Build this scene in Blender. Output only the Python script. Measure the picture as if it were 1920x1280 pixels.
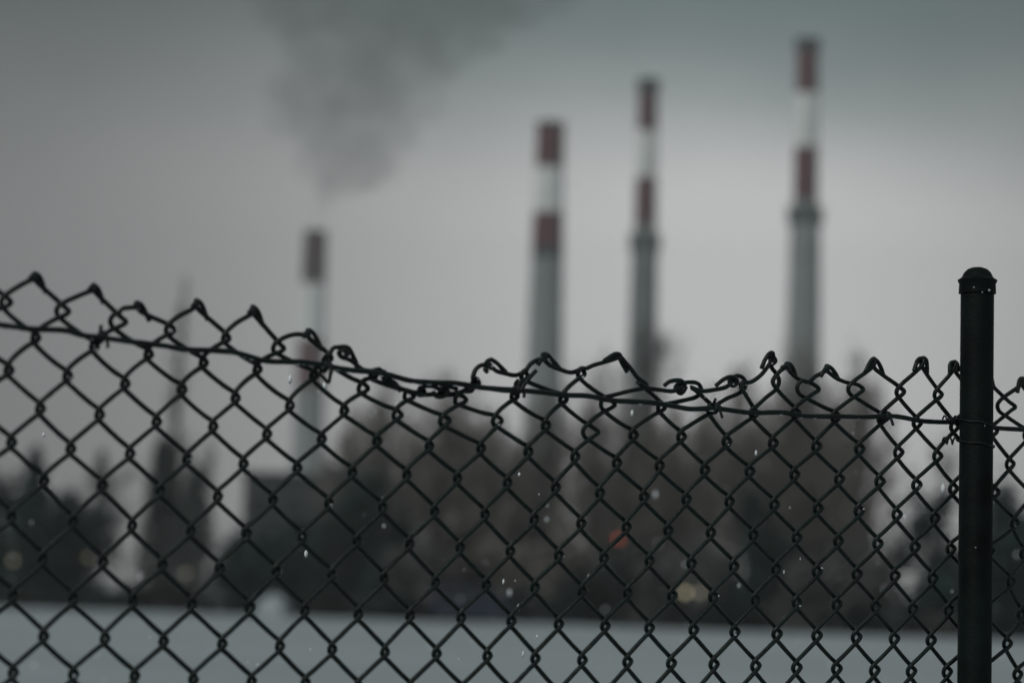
import bpy, bmesh, math, random
from mathutils import Vector, Matrix, noise
import numpy as np
R = math.radians
scene = bpy.context.scene
for o in list(bpy.data.objects):
    bpy.data.objects.remove(o)
C = scene.collection

# ------------------------------------------------------------------ camera
cam_d = bpy.data.cameras.new('camera')
cam = bpy.data.objects.new('camera', cam_d); C.objects.link(cam)
cam_d.lens = 85; cam_d.sensor_width = 36; cam_d.sensor_fit = 'HORIZONTAL'
cam_d.clip_start = 0.05; cam_d.clip_end = 20000
cam.matrix_world = Matrix.Translation((0, 0, 1.6)) @ Matrix.Rotation(R(96.0), 4, 'X') @ Matrix.Rotation(R(1.6), 4, 'Z')
cam_d.dof.use_dof = True
cam_d.dof.focus_distance = 2.36
cam_d.dof.aperture_fstop = 4.5
scene.camera = cam

# ------------------------------------------------------------------ sky: heavy overcast, paler towards the horizon
SUN_EL, SUN_AZ = R(40), R(212)
world = bpy.data.worlds.new('World'); scene.world = world; world.use_nodes = True
nt = world.node_tree; N = nt.nodes; Lk = nt.links; N.clear()
def wn(t, **kw):
    n = N.new(t)
    for k, v in kw.items(): setattr(n, k, v)
    return n
out = wn('ShaderNodeOutputWorld'); bg = wn('ShaderNodeBackground'); bg.inputs['Strength'].default_value = 0.10
sky = wn('ShaderNodeTexSky', sky_type='NISHITA'); sky.sun_disc = False
sky.sun_elevation = SUN_EL; sky.sun_rotation = SUN_AZ; sky.air_density = 2.0; sky.dust_density = 6.0; sky.ozone_density = 1.0
hs = wn('ShaderNodeHueSaturation'); hs.inputs['Saturation'].default_value = 0.10
Lk.new(sky.outputs[0], hs.inputs['Color'])
tc = wn('ShaderNodeTexCoord'); sep = wn('ShaderNodeSeparateXYZ'); Lk.new(tc.outputs['Generated'], sep.inputs[0])
mp = wn('ShaderNodeMapping'); mp.inputs['Scale'].default_value = (1, 1, 1.9); mp.inputs['Location'].default_value = (0.9, 0.4, 0.1)
Lk.new(tc.outputs['Generated'], mp.inputs['Vector'])
nz = wn('ShaderNodeTexNoise'); nz.inputs['Scale'].default_value = 3.0; nz.inputs['Detail'].default_value = 5; nz.inputs['Roughness'].default_value = 0.5
Lk.new(mp.outputs[0], nz.inputs['Vector'])
nsub = wn('ShaderNodeMath', operation='MULTIPLY_ADD'); nsub.inputs[1].default_value = 0.10; nsub.inputs[2].default_value = -0.05
Lk.new(nz.outputs['Fac'], nsub.inputs[0])
add = wn('ShaderNodeMath', operation='ADD'); Lk.new(sep.outputs['Z'], add.inputs[0]); Lk.new(nsub.outputs[0], add.inputs[1])
# a darker cloud deck begins some 12 degrees up; below it the sky is pale
ramp = wn('ShaderNodeValToRGB'); ramp.color_ramp.interpolation = 'EASE'
ramp.color_ramp.elements[0].position = 0.02; ramp.color_ramp.elements[0].color = (3.6, 3.52, 3.54, 1)
ramp.color_ramp.elements[1].position = 0.75; ramp.color_ramp.elements[1].color = (2.55, 3.15, 3.2, 1)
for p, c in ((0.14, (3.28, 3.26, 3.26)), (0.262, (0.45, 0.68, 0.70)), (0.36, (1.0, 1.36, 1.40))):
    e = ramp.color_ramp.elements.new(p); e.color = (*c, 1)
Lk.new(add.outputs[0], ramp.inputs[0])
# thinner cloud, hence brighter sky, low in the north east
dot = wn('ShaderNodeVectorMath', operation='DOT_PRODUCT'); nrm = wn('ShaderNodeVectorMath', operation='NORMALIZE')
Lk.new(tc.outputs['Generated'], nrm.inputs[0]); Lk.new(nrm.outputs[0], dot.inputs[0])
az, el = R(5.0), R(8.0); dot.inputs[1].default_value = (math.sin(az) * math.cos(el), math.cos(az) * math.cos(el), math.sin(el))
ac = wn('ShaderNodeMath', operation='ARCCOSINE'); Lk.new(dot.outputs['Value'], ac.inputs[0])
dvv = wn('ShaderNodeMath', operation='DIVIDE'); dvv.inputs[1].default_value = R(11); Lk.new(ac.outputs[0], dvv.inputs[0])
pw = wn('ShaderNodeMath', operation='POWER'); pw.inputs[1].default_value = 2; Lk.new(dvv.outputs[0], pw.inputs[0])
ng = wn('ShaderNodeMath', operation='MULTIPLY'); ng.inputs[1].default_value = -1; Lk.new(pw.outputs[0], ng.inputs[0])
ex = wn('ShaderNodeMath', operation='EXPONENT'); Lk.new(ng.outputs[0], ex.inputs[0])
gain = wn('ShaderNodeMath', operation='MULTIPLY_ADD'); gain.inputs[1].default_value = 1.82; gain.inputs[2].default_value = 0.43; Lk.new(ex.outputs[0], gain.inputs[0])
mul = wn('ShaderNodeMix', data_type='RGBA', blend_type='MULTIPLY'); mul.inputs['Factor'].default_value = 1
Lk.new(ramp.outputs[0], mul.inputs['A']); Lk.new(gain.outputs[0], mul.inputs['B'])
mix = wn('ShaderNodeMix', data_type='RGBA'); mix.inputs['Factor'].default_value = 0.92     # cloud cover
Lk.new(hs.outputs[0], mix.inputs['A']); Lk.new(mul.outputs['Result'], mix.inputs['B'])
Lk.new(mix.outputs['Result'], bg.inputs['Color']); Lk.new(bg.outputs[0], out.inputs['Surface'])

sun_d = bpy.data.lights.new('sun', 'SUN'); sun_d.energy = 1.05; sun_d.angle = R(35); sun_d.color = (0.97, 1.0, 0.98)
sun = bpy.data.objects.new('sun', sun_d); C.objects.link(sun)
dv = Vector((math.sin(SUN_AZ) * math.cos(SUN_EL), math.cos(SUN_AZ) * math.cos(SUN_EL), math.sin(SUN_EL)))
sun.rotation_euler = (-dv).to_track_quat('-Z', 'Y').to_euler()

vs = scene.view_settings
vs.view_transform = 'Standard'; vs.look = 'None'; vs.gamma = 1.0; vs.use_curve_mapping = False
vs.exposure = 0.35
scene.cycles.use_denoising = True
scene.cycles.max_bounces = 6; scene.cycles.diffuse_bounces = 3; scene.cycles.glossy_bounces = 3
scene.cycles.transmission_bounces = 4; scene.cycles.volume_bounces = 0

# ------------------------------------------------------------------ helpers
def obj(name, me, mat=None, parent=None, loc=None, **props):
    if isinstance(me, bmesh.types.BMesh):
        m = bpy.data.meshes.new(name); me.to_mesh(m); me.free(); me = m
    o = bpy.data.objects.new(name, me); C.objects.link(o)
    if mat and me is not None and not me.materials: me.materials.append(mat)
    if parent: o.parent = parent
    if loc: o.location = loc
    for k, v in props.items(): o[k] = v
    return o
def thing(name, label, cat, loc=(0, 0, 0), rz=0.0, group=None):
    o = bpy.data.objects.new(name, None); C.objects.link(o)
    o.empty_display_size = 0.2
    o.location = loc; o.rotation_euler = (0, 0, rz); o['label'] = label; o['category'] = cat
    if group: o['group'] = group
    return o
def mat(name, col, rough=0.7, var=0.25, scale=6.0, bump=0.0, bscale=40.0, spec=0.3, metal=0.0, col2=None):
    m = bpy.data.materials.new(name); m.use_nodes = True
    t = m.node_tree; b = t.nodes['Principled BSDF']
    b.inputs['Roughness'].default_value = rough; b.inputs['Specular IOR Level'].default_value = spec; b.inputs['Metallic'].default_value = metal
    co = t.nodes.new('ShaderNodeTexCoord'); n = t.nodes.new('ShaderNodeTexNoise')
    n.inputs['Scale'].default_value = scale; n.inputs['Detail'].default_value = 6
    t.links.new(co.outputs['Object'], n.inputs['Vector'])
    r = t.nodes.new('ShaderNodeValToRGB')
    c2 = col2 or tuple(min(1, c * (1 + var)) for c in col); c1 = col if col2 else tuple(c * (1 - var) for c in col)
    r.color_ramp.elements[0].position = 0.32; r.color_ramp.elements[1].position = 0.68
    r.color_ramp.elements[0].color = (*c1, 1); r.color_ramp.elements[1].color = (*c2, 1)
    t.links.new(n.outputs['Fac'], r.inputs[0]); t.links.new(r.outputs[0], b.inputs['Base Color'])
    if bump:
        n2 = t.nodes.new('ShaderNodeTexNoise'); n2.inputs['Scale'].default_value = bscale; n2.inputs['Detail'].default_value = 4
        t.links.new(co.outputs['Object'], n2.inputs['Vector'])
        bp = t.nodes.new('ShaderNodeBump'); bp.inputs['Strength'].default_value = bump; bp.inputs['Distance'].default_value = 0.002
        t.links.new(n2.outputs['Fac'], bp.inputs['Height']); t.links.new(bp.outputs[0], b.inputs['Normal'])
    return m
def emit(name, col, strength):
    m = bpy.data.materials.new(name); m.use_nodes = True
    b = m.node_tree.nodes['Principled BSDF']; b.inputs['Base Color'].default_value = (*col, 1)
    b.inputs['Emission Color'].default_value = (*col, 1); b.inputs['Emission Strength'].default_value = strength
    return m
def catmull(pts, n):
    """points smoothed by a centripetal Catmull-Rom curve, n samples for each span"""
    P = [Vector(p) for p in pts]
    P = [P[0] * 2 - P[1]] + P + [P[-1] * 2 - P[-2]]
    res = []
    for i in range(1, len(P) - 2):
        p0, p1, p2, p3 = P[i - 1:i + 3]
        t0 = 0; t1 = t0 + max(1e-6, (p1 - p0).length) ** .5; t2 = t1 + max(1e-6, (p2 - p1).length) ** .5; t3 = t2 + max(1e-6, (p3 - p2).length) ** .5
        for k in range(n):
            t = t1 + (t2 - t1) * k / n
            a1 = p0 * ((t1 - t) / (t1 - t0)) + p1 * ((t - t0) / (t1 - t0))
            a2 = p1 * ((t2 - t) / (t2 - t1)) + p2 * ((t - t1) / (t2 - t1))
            a3 = p2 * ((t3 - t) / (t3 - t2)) + p3 * ((t - t2) / (t3 - t2))
            b1 = a1 * ((t2 - t) / (t2 - t0)) + a2 * ((t - t0) / (t2 - t0))
            b2 = a2 * ((t3 - t) / (t3 - t1)) + a3 * ((t - t1) / (t3 - t1))
            res.append(b1 * ((t2 - t) / (t2 - t1)) + b2 * ((t - t1) / (t2 - t1)))
    res.append(P[-2])
    return res
def tube_data(pts, rad, sides, V, Fc, rough=0.0, seed=0.0):
    """append a capped tube along pts to the lists V, Fc; rad a number or a list"""
    n = len(pts); base = len(V)
    up = Vector((0, 1, 0)); d = (pts[1] - pts[0]).normalized()
    if abs(d.dot(up)) > .95: up = Vector((1, 0, 0))
    nrm = (up - d * up.dot(d)).normalized()
    for i, p in enumerate(pts):
        d = (pts[min(i + 1, n - 1)] - pts[max(i - 1, 0)])
        d = d.normalized() if d.length > 1e-9 else Vector((0, 0, 1))
        nn = nrm - d * nrm.dot(d)
        nrm = nn.normalized() if nn.length > 1e-6 else nrm
        bi = d.cross(nrm)
        r = rad[i] if isinstance(rad, (list, tuple)) else rad
        if rough: r *= 1 + rough * noise.noise(p * 130 + Vector((seed, 0, 0))) + rough * .6 * noise.noise(p * 420 + Vector((0, seed, 0)))
        for s in range(sides):
            a = 2 * math.pi * s / sides
            V.append(p + (nrm * math.cos(a) + bi * math.sin(a)) * r)
    for i in range(n - 1):
        for s in range(sides):
            s2 = (s + 1) % sides; a = base + i * sides
            Fc.append((a + s, a + s2, a + sides + s2, a + sides + s))
    Fc.append(tuple(base + s for s in range(sides))[::-1]); Fc.append(tuple(base + (n - 1) * sides + s for s in range(sides)))
def mesh_from(name, V, Fc, smooth=True):
    me = bpy.data.meshes.new(name); me.from_pydata([tuple(v) for v in V], [], Fc)
    if smooth: me.polygons.foreach_set('use_smooth', [True] * len(me.polygons))
    me.update(); return me
def tube(name, pts, rad, sides=8, rough=0.0, seed=0.0):
    V, Fc = [], []; tube_data(pts, rad, sides, V, Fc, rough, seed); return mesh_from(name, V, Fc)
def lathe(name, prof, seg=40, smooth=True):
    """profile of (radius, z) turned round the z axis, closed at both ends"""
    V, Fc = [], []
    for r, z in prof:
        for s in range(seg):
            a = 2 * math.pi * s / seg; V.append((r * math.cos(a), r * math.sin(a), z))
    for i in range(len(prof) - 1):
        for s in range(seg):
            s2 = (s + 1) % seg; Fc.append((i * seg + s, i * seg + s2, (i + 1) * seg + s2, (i + 1) * seg + s))
    Fc.append(tuple(range(seg))[::-1]); Fc.append(tuple((len(prof) - 1) * seg + s for s in range(seg)))
    me = mesh_from(name, V, Fc, False)
    if smooth:
        me.polygons.foreach_set('use_smooth', [len(p.vertices) == 4 for p in me.polygons]); me.set_sharp_from_angle(angle=R(35))
    return me
def box(name, x0, x1, y0, y1, z0, z1, bevel=0.0):
    bm = bmesh.new(); bmesh.ops.create_cube(bm, size=1)
    for v in bm.verts: v.co = Vector((x0 + (v.co.x + .5) * (x1 - x0), y0 + (v.co.y + .5) * (y1 - y0), z0 + (v.co.z + .5) * (z1 - z0)))
    if bevel: bmesh.ops.bevel(bm, geom=bm.edges[:], offset=bevel, segments=2, affect='EDGES')
    me = bpy.data.meshes.new(name); bm.to_mesh(me); bm.free(); return me
def copy_part(src, parent, name=None):
    c = src.copy(); C.objects.link(c); c.parent = parent; return c

# ------------------------------------------------------------------ materials
M = {}
M['wire'] = mat('green plastic coated wire', (0.0036, 0.010, 0.0085), 0.30, 0.5, 60, 0.6, 500, 0.35)
M['tie'] = mat('dull tie wire', (0.010, 0.013, 0.013), 0.5, 0.4, 80, 0.4, 700, 0.3)
M['post'] = mat('dark green painted steel', (0.0032, 0.0066, 0.0060), 0.55, 0.6, 25, 0.35, 260, 0.14)
M['ice'] = mat('ice specks and glints', (0.55, 0.58, 0.6), 0.15, 0.1, 50)
M['snow'] = mat('old wind packed snow', (0.375, 0.41, 0.43), 0.8, 0.12, 0.06, spec=0.1)
M['flake'] = mat('snowflake', (0.85, 0.87, 0.9), 0.7, 0.05, 50)
M['concrete'] = mat('weathered chimney concrete', (0.25, 0.275, 0.27), 0.9, 0.18, 0.12)
M['dark_concrete'] = mat('sooty chimney concrete', (0.15, 0.175, 0.172), 0.9, 0.2, 0.12)
M['red'] = mat('faded red band paint', (0.095, 0.012, 0.024), 0.8, 0.3, 0.3)
M['dark_red'] = mat('sooty dark red band paint', (0.060, 0.016, 0.030), 0.8, 0.22, 0.3)
M['white'] = mat('greyed white band paint', (0.82, 0.84, 0.82), 0.8, 0.08, 0.3)
M['soot'] = mat('sooted chimney rim', (0.035, 0.042, 0.045), 0.9, 0.2, 0.5)
M['gallery'] = mat('grey green steel gallery', (0.075, 0.105, 0.10), 0.7, 0.2, 0.6)
M['bark'] = mat('bark', (0.07, 0.062, 0.058), 0.9, 0.3, 3)
M['twig'] = mat('brown winter twigs', (0.185, 0.165, 0.152), 0.9, 0.3, 0.25)
M['twig_grey'] = mat('grey winter twigs', (0.12, 0.115, 0.112), 0.9, 0.3, 0.6)
M['needle'] = mat('dark evergreen foliage', (0.012, 0.032, 0.030), 0.85, 0.5, 0.8)
M['thuja'] = mat('dull grey green foliage', (0.045, 0.054, 0.052), 0.85, 0.4, 0.8)
M['facade'] = mat('dark grey rendered wall', (0.055, 0.062, 0.062), 0.9, 0.2, 0.4)
M['hall'] = mat('pale blue grey cladding', (0.16, 0.19, 0.21), 0.7, 0.1, 0.3)
M['frame'] = mat('grey window frame', (0.10, 0.11, 0.11), 0.6, 0.1, 2)
M['pane'] = mat('dark window glass', (0.015, 0.018, 0.02), 0.08, 0.1, 2, spec=0.5)
M['steel'] = mat('dark galvanised steel', (0.03, 0.036, 0.036), 0.55, 0.2, 2)
M['van'] = mat('dark blue car paint', (0.012, 0.020, 0.045), 0.35, 0.15, 2, spec=0.5)
M['rubber'] = mat('tyre rubber', (0.012, 0.012, 0.012), 0.9, 0.1, 5)
M['lamp_warm'] = emit('warm lit lamp glass', (1.0, 0.86, 0.55), 0.5)
M['lamp_dim'] = emit('dim lit lamp glass', (1.0, 0.85, 0.6), 0.10)
M['lamp_red'] = emit('red lit lamp glass', (1.0, 0.16, 0.07), 0.19)
M['lamp_faint'] = emit('faintly lit lamp glass', (1.0, 0.85, 0.6), 0.035)

# ------------------------------------------------------------------ ground: one snow sheet, gently uneven, out to the horizon
def ground_z(x, y):
    f = min(1.0, max(0.0, (y - 25) / 60)) * max(0.0, min(1.0, (400 - y) / 200))
    return f * (0.10 * noise.noise(Vector((x * .035, y * .02, 3.1))) + 0.05 * noise.noise(Vector((x * .12, y * .07, 8.0))))
xs = sorted(set([-1600, -800, -400, -220] + [i * 4 for i in range(-40, 41)] + [220, 400, 800, 1600]))
ys = sorted(set([-400, -100, -30, -8, 0, 3, 8, 15, 22] + [28 + i * 4 for i in range(50)] + [240, 270, 320, 420, 600, 900, 1300, 1700]))
V = [(x, y, ground_z(x, y)) for y in ys for x in xs]
Fc = [(j * len(xs) + i, j * len(xs) + i + 1, (j + 1) * len(xs) + i + 1, (j + 1) * len(xs) + i) for j in range(len(ys) - 1) for i in range(len(xs) - 1)]
g = obj('snowy_ground', mesh_from('snowy_ground', V, Fc), M['snow'], kind='structure')
g['label'] = 'flat field under smooth grey white snow'

# ------------------------------------------------------------------ chimneys
def chimney(label, loc, prof, bands, gallery=None, body='concrete', rim=None):
    """prof: [(z, r)...] from the ground up; bands: [(z0, z1, material)]"""
    t = thing('factory_chimney', label, 'chimney', loc, group='factory chimneys on the horizon')
    zs = [p[0] for p in prof]; rs = [p[1] for p in prof]
    rad = lambda z: float(np.interp(z, zs, rs)) * 1.15
    zb = min(b[0] for b in bands)
    k = 14
    obj('shaft', lathe('shaft', [(rad(zb * i / k), zb * i / k) for i in range(k + 1)]), M[body], t)
    for z0, z1, m in bands:
        obj('painted_band', lathe('painted_band', [(rad(z0) + .01, z0 + .003), (rad((z0 + z1) / 2) + .01, (z0 + z1) / 2), (rad(z1) + .01, z1)]), M[m], t)
    zt = max(b[1] for b in bands)
    if rim:
        zr, rr = rim; rr *= 1.15
        obj('rim', lathe('rim', [(rr * .92, zr), (rr, zr + .4), (rr, zt + .5), (rr * .94, zt + .7), (rr * .7, zt + .7), (rr * .68, zt - .4)]), M['soot'], t)
    if gallery:
        z0, z1, r = gallery; r *= 1.0
        gl = obj('gallery', lathe('gallery', [(rad(z0) + .02, z0 - 1.2), (r, z0), (r, z0 + .5), (rad(z0) + .02, z0 + .5)]), M['gallery'], t)
        V, Fc = [], []
        for zz in (z0 + .9, (z0 + z1) / 2 + .4, z1):
            ring = [Vector((r * .98 * math.cos(a * math.pi / 16), r * .98 * math.sin(a * math.pi / 16), zz)) for a in range(33)]
            tube_data(ring, .16, 5, V, Fc)
        obj('railing', mesh_from('railing', V, Fc), M['gallery'], gl)
        for a in range(20):
            b = a * math.pi / 10
            c = Vector((r * .98 * math.cos(b), r * .98 * math.sin(b), 0))
            obj('railing_post', tube('railing_post', [c + Vector((0, 0, z0 + .5)), c + Vector((0, 0, z1))], .12, 5), M['gallery'], gl)
        obj('collar', lathe('collar', [(rad(z0) + .35, z0 + .5), (rad(z0) + .4, z1 - .4), (rad(z1) + .05, z1 + .4)]), M['gallery'], t)
    # climbing ladder with hoops up the side that faces the camera
    V, Fc = [], []
    for sx in (-.35, .35):
        tube_data([Vector((sx, -rad(z) - .35, z)) for z in np.linspace(4, zt, 12)], .07, 4, V, Fc)
    for z in np.arange(5, zt, 1.2):
        tube_data([Vector((-.35, -rad(z) - .35, z)), Vector((.35, -rad(z) - .35, z))], .05, 4, V, Fc)
    obj('ladder', mesh_from('ladder', V, Fc), M['steel'], t)
    return t
chimney('shortest, leftmost striped chimney, smoking, with a dark top band', (-66.6, 800, 0),
        [(0, 5.4), (60, 4.3), (121.5, 3.3)], [(67.7, 84.5, 'red'), (84.5, 103, 'white'), (103, 120.3, 'dark_red')], rim=(119.8, 3.5))
chimney('thick striped chimney without a gallery, second from the left', (8.25, 600, 0),
        [(0, 4.9), (60, 3.95), (88, 3.5), (121, 2.95)], [(85.6, 88.6, 'soot'), (88.6, 97.2, 'red'), (97.2, 108.7, 'white'), (108.7, 119.5, 'red')], rim=(119.0, 3.25))
chimney('slender striped chimney with a dark sooty shaft, second from the right', (38.05, 700, 0),
        [(0, 4.5), (60, 3.8), (104, 3.35), (106, 2.95), (153.7, 2.45)], [(104, 110.4, 'concrete'), (110.4, 124.3, 'red'), (124.3, 138.2, 'white'), (138.2, 149.5, 'red'), (149.5, 153, 'soot')], gallery=(103.2, 107.6, 4.6), body='dark_concrete', rim=(150.0, 2.95))
chimney('tallest striped chimney with a ring gallery, far right', (77.56, 640, 0),
        [(0, 5.0), (60, 4.0), (104, 3.5), (106, 2.9), (152.8, 2.5)], [(104, 109.1, 'concrete'), (109.1, 123.2, 'red'), (123.2, 138, 'white'), (138, 149.7, 'red'), (149.7, 152.2, 'soot')], gallery=(103.2, 107.0, 4.9), rim=(149.9, 3.0))

# ------------------------------------------------------------------ smoke from the leftmost chimney: one closed cloud of air
rs = random.Random(5)
Vs = []
puffs = [(-65.5, 800, 125, 3.0), (-64.5, 800, 130, 3.6), (-60, 800, 143, 11), (-52, 802, 147, 13), (-42, 802, 156, 10), (-70, 800, 143, 6), (-66, 800, 148, 8), (-50, 800, 152, 11),
         (-60, 801, 158, 14), (-70, 800, 155, 8), (-75, 803, 160, 7), (-48, 798, 163, 13), (-58, 804, 171, 15), (-44, 800, 175, 13),
         (-38, 797, 168, 8), (-30, 800, 178, 10), (-50, 800, 186, 16), (-34, 802, 190, 15), (-20, 800, 188, 10), (-24, 800, 200, 17), (-42, 800, 203, 16), (-8, 802, 205, 14), (2, 800, 198, 8), (-26, 800, 216, 18),
         (-74, 800, 165, 10), (-66, 800, 176, 14), (-81, 801, 157, 6), (-72, 798, 184, 11), (-78, 800, 198, 14), (-30, 800, 166, 7), (-12, 800, 190, 9), (12, 800, 206, 10), (-60, 800, 195, 15)]
bm = bmesh.new()
for (x, y, z, r) in puffs:
    geo = bmesh.ops.create_icosphere(bm, subdivisions=2, radius=r)['verts']
    bmesh.ops.translate(bm, verts=geo, vec=(x, y, z))
    for _ in range(5):
        a, b = rs.uniform(0, 6.28), rs.uniform(-.9, .9); q = math.sqrt(1 - b * b); rr = r * rs.uniform(.25, .5)
        g2 = bmesh.ops.create_icosphere(bm, subdivisions=2, radius=rr)['verts']
        bmesh.ops.translate(bm, verts=g2, vec=(x + q * math.cos(a) * r * .85, y + q * math.sin(a) * r * .85, z + b * r * .85))
sm = bpy.data.meshes.new('smoke'); bm.to_mesh(sm); bm.free()
tmp = bpy.data.objects.new('smoke_build', sm); C.objects.link(tmp)
md = tmp.modifiers.new('r', 'REMESH'); md.mode = 'VOXEL'; md.voxel_size = 1.7
dg = bpy.context.evaluated_depsgraph_get()
sm2 = bpy.data.meshes.new_from_object(tmp.evaluated_get(dg)); bpy.data.objects.remove(tmp); sm2.name = 'smoke'
for v in sm2.vertices:
    v.co += v.normal * (1.8 * noise.noise(v.co * .11) + .8 * noise.noise(v.co * .3))
sm2.materials.clear()
mm = bpy.data.materials.new('grey smoke'); mm.use_nodes = True; mm.node_tree.nodes.clear()
mo = mm.node_tree.nodes.new('ShaderNodeOutputMaterial'); mv = mm.node_tree.nodes.new('ShaderNodeVolumePrincipled')
mv.inputs['Color'].default_value = (0.33, 0.38, 0.37, 1); mv.inputs['Anisotropy'].default_value = 0.0
sc_ = mm.node_tree.nodes.new('ShaderNodeTexCoord'); sn_ = mm.node_tree.nodes.new('ShaderNodeTexNoise')
sn_.inputs['Scale'].default_value = 0.075; sn_.inputs['Detail'].default_value = 5; sn_.inputs['Roughness'].default_value = 0.6; sn_.inputs['Distortion'].default_value = 0.6
sr_ = mm.node_tree.nodes.new('ShaderNodeMapRange'); sr_.interpolation_type = 'SMOOTHSTEP'
sr_.inputs['From Min'].default_value = 0.31; sr_.inputs['From Max'].default_value = 0.60; sr_.inputs['To Min'].default_value = 0.002; sr_.inputs['To Max'].default_value = 0.029
mm.node_tree.links.new(sc_.outputs['Object'], sn_.inputs['Vector']); mm.node_tree.links.new(sn_.outputs['Fac'], sr_.inputs['Value'])
mm.node_tree.links.new(sr_.outputs['Result'], mv.inputs['Density'])
mm.node_tree.links.new(mv.outputs[0], mo.inputs['Volume'])
mm.cycles.volume_sampling = 'DISTANCE'
smoke = obj('smoke_plume', sm2, mm, kind='stuff')
smoke['label'] = 'dark grey smoke drifting up from the leftmost chimney'; smoke['category'] = 'smoke'

# ------------------------------------------------------------------ trees
tree_line = lambda x: 141.5 - 0.38 * x
def bare_tree(seed, h=10.0, spread=0.32, trunk_frac=0.22, up=0.35, gens=6, twig_r=0.024, spray=7):
    """trunk + limbs mesh and twig mesh of a leafless tree of height h standing at the origin"""
    r = random.Random(seed); TV, TF, WV, WF = [], [], [], []
    tips = []
    def grow(p, d, length, rad, gen):
        n = 4; pts = [p]; dd = d.copy()
        for i in range(n):
            dd = (dd + Vector((r.uniform(-1, 1), r.uniform(-1, 1), r.uniform(-.5, 1) * up)) * .16).normalized()
            pts.append(pts[-1] + dd * length / n)
        rr = [rad * (1 - .4 * i / n) for i in range(n + 1)]
        if gen <= 2: tube_data(pts, rr, 6, TV, TF)
        else: tube_data(pts, rr, 3, WV, WF)
        if gen >= gens:
            tips.append((pts[-1], dd, length)); return
        k = r.choice((2, 3, 3)) if gen < gens - 1 else 3
        for j in range(k):
            a = r.uniform(0, 6.28); tilt = r.uniform(.35, .95) * spread * 2.4
            ax = dd.orthogonal().normalized(); ax.rotate(Matrix.Rotation(a, 3, dd))
            nd = (dd * math.cos(tilt) + ax * math.sin(tilt)); nd.z += up * .22; nd.normalize()
            grow(pts[-1] if j else pts[-1], nd, length * r.uniform(.62, .9), max(twig_r, rr[-1] * .66), gen + 1)
        if gen >= 1:
            for q in pts[1:-1]:
                if r.random() < .7:
                    a = r.uniform(0, 6.28); ax = dd.orthogonal().normalized(); ax.rotate(Matrix.Rotation(a, 3, dd))
                    nd = (dd * .6 + ax + Vector((0, 0, up * .3))).normalized()
                    grow(q, nd, length * .5, max(twig_r, rr[-1] * .4), max(gen + 2, 4))
    grow(Vector((0, 0, -.3)), Vector((0, 0, 1)), h * trunk_frac, h * .018, 0)
    for p, d, L in tips:
        for _ in range(spray):
            nd = (d + Vector((r.uniform(-1, 1), r.uniform(-1, 1), r.uniform(-.7, .9)))).normalized()
            q = p - d * r.uniform(0, L * .6); m = q + nd * L * .35
            e_ = m + (nd + Vector((r.uniform(-.4, .4), r.uniform(-.4, .4), r.uniform(-.3, .4)))).normalized() * L * .4
            tube_data([q, m, e_], [twig_r, twig_r * .8, twig_r * .5], 3, WV, WF)
    # scaled so that height and half width are 1
    zm = max(v.z for v in WV); wm = sorted(max(abs(v.x), abs(v.y)) for v in WV)[int(len(WV) * .97)]
    f = lambda L: [Vector((v.x / wm, v.y / wm, v.z / zm)) for v in L]
    return mesh_from('trunk', f(TV), TF), mesh_from('crown', f(WV), WF)
def dome_tree(seed, limbs=40, tw=.029):
    """a leafless tree with a broad rounded crown: limbs fanning out to a dome, each with branches and twigs"""
    r = random.Random(seed); TV, TF, WV, WF = [], [], [], []
    H, W = 10.0, 4.0
    tube_data([Vector((0, 0, -.3)), Vector((.06, 0, 1.5)), Vector((-.05, .05, 3.2)), Vector((.05, 0, 5.5))], [.24, .2, .15, .06], 7, TV, TF)
    for k in range(limbs):
        z = (k + .5) / limbs; a = k * 2.39996 + r.uniform(-.3, .3); el = -.25 + 1.8 * z
        el = min(el, 1.5); q = math.cos(el); lump = r.uniform(.72, 1.06)
        end = Vector((q * math.cos(a) * W * lump, q * math.sin(a) * W * lump, 5.0 + math.sin(el) * 5.0 * lump))
        st = Vector((0, 0, r.uniform(1.3, 3.0) + 2.2 * z)); mid = st.lerp(end, .5) + Vector((0, 0, -.35 + .5 * r.random()))
        path = catmull([st, mid, end], 4)
        tube_data(path, [.075 * (1 - .8 * i / (len(path) - 1)) for i in range(len(path))], 4, TV, TF)
        for j in range(15):
            f = r.uniform(.3, 1.0); i = min(len(path) - 2, int(f * (len(path) - 1))); p = path[i].lerp(path[i + 1], r.random())
            d = ((end - st).normalized() + Vector((r.gauss(0, .7), r.gauss(0, .7), r.gauss(.15, .5)))).normalized()
            L = r.uniform(.5, 1.3); e1 = p + d * L
            tube_data([p, p + d * L * .5 + Vector((0, 0, .04)), e1], [tw * 1.2, tw, tw * .6], 3, WV, WF)
            for _ in range(7):
                b = p.lerp(e1, r.uniform(.2, 1)); dd = (d + Vector((r.gauss(0, .7), r.gauss(0, .7), r.gauss(.2, .5)))).normalized()
                tube_data([b, b + dd * r.uniform(.25, .65)], [tw * .7, tw * .35], 3, WV, WF)
    f = lambda Ls: [Vector((v.x / (W + .3), v.y / (W + .3), v.z / (H + .4))) for v in Ls]
    return mesh_from('trunk', f(TV), TF), mesh_from('crown', f(WV), WF)
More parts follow.
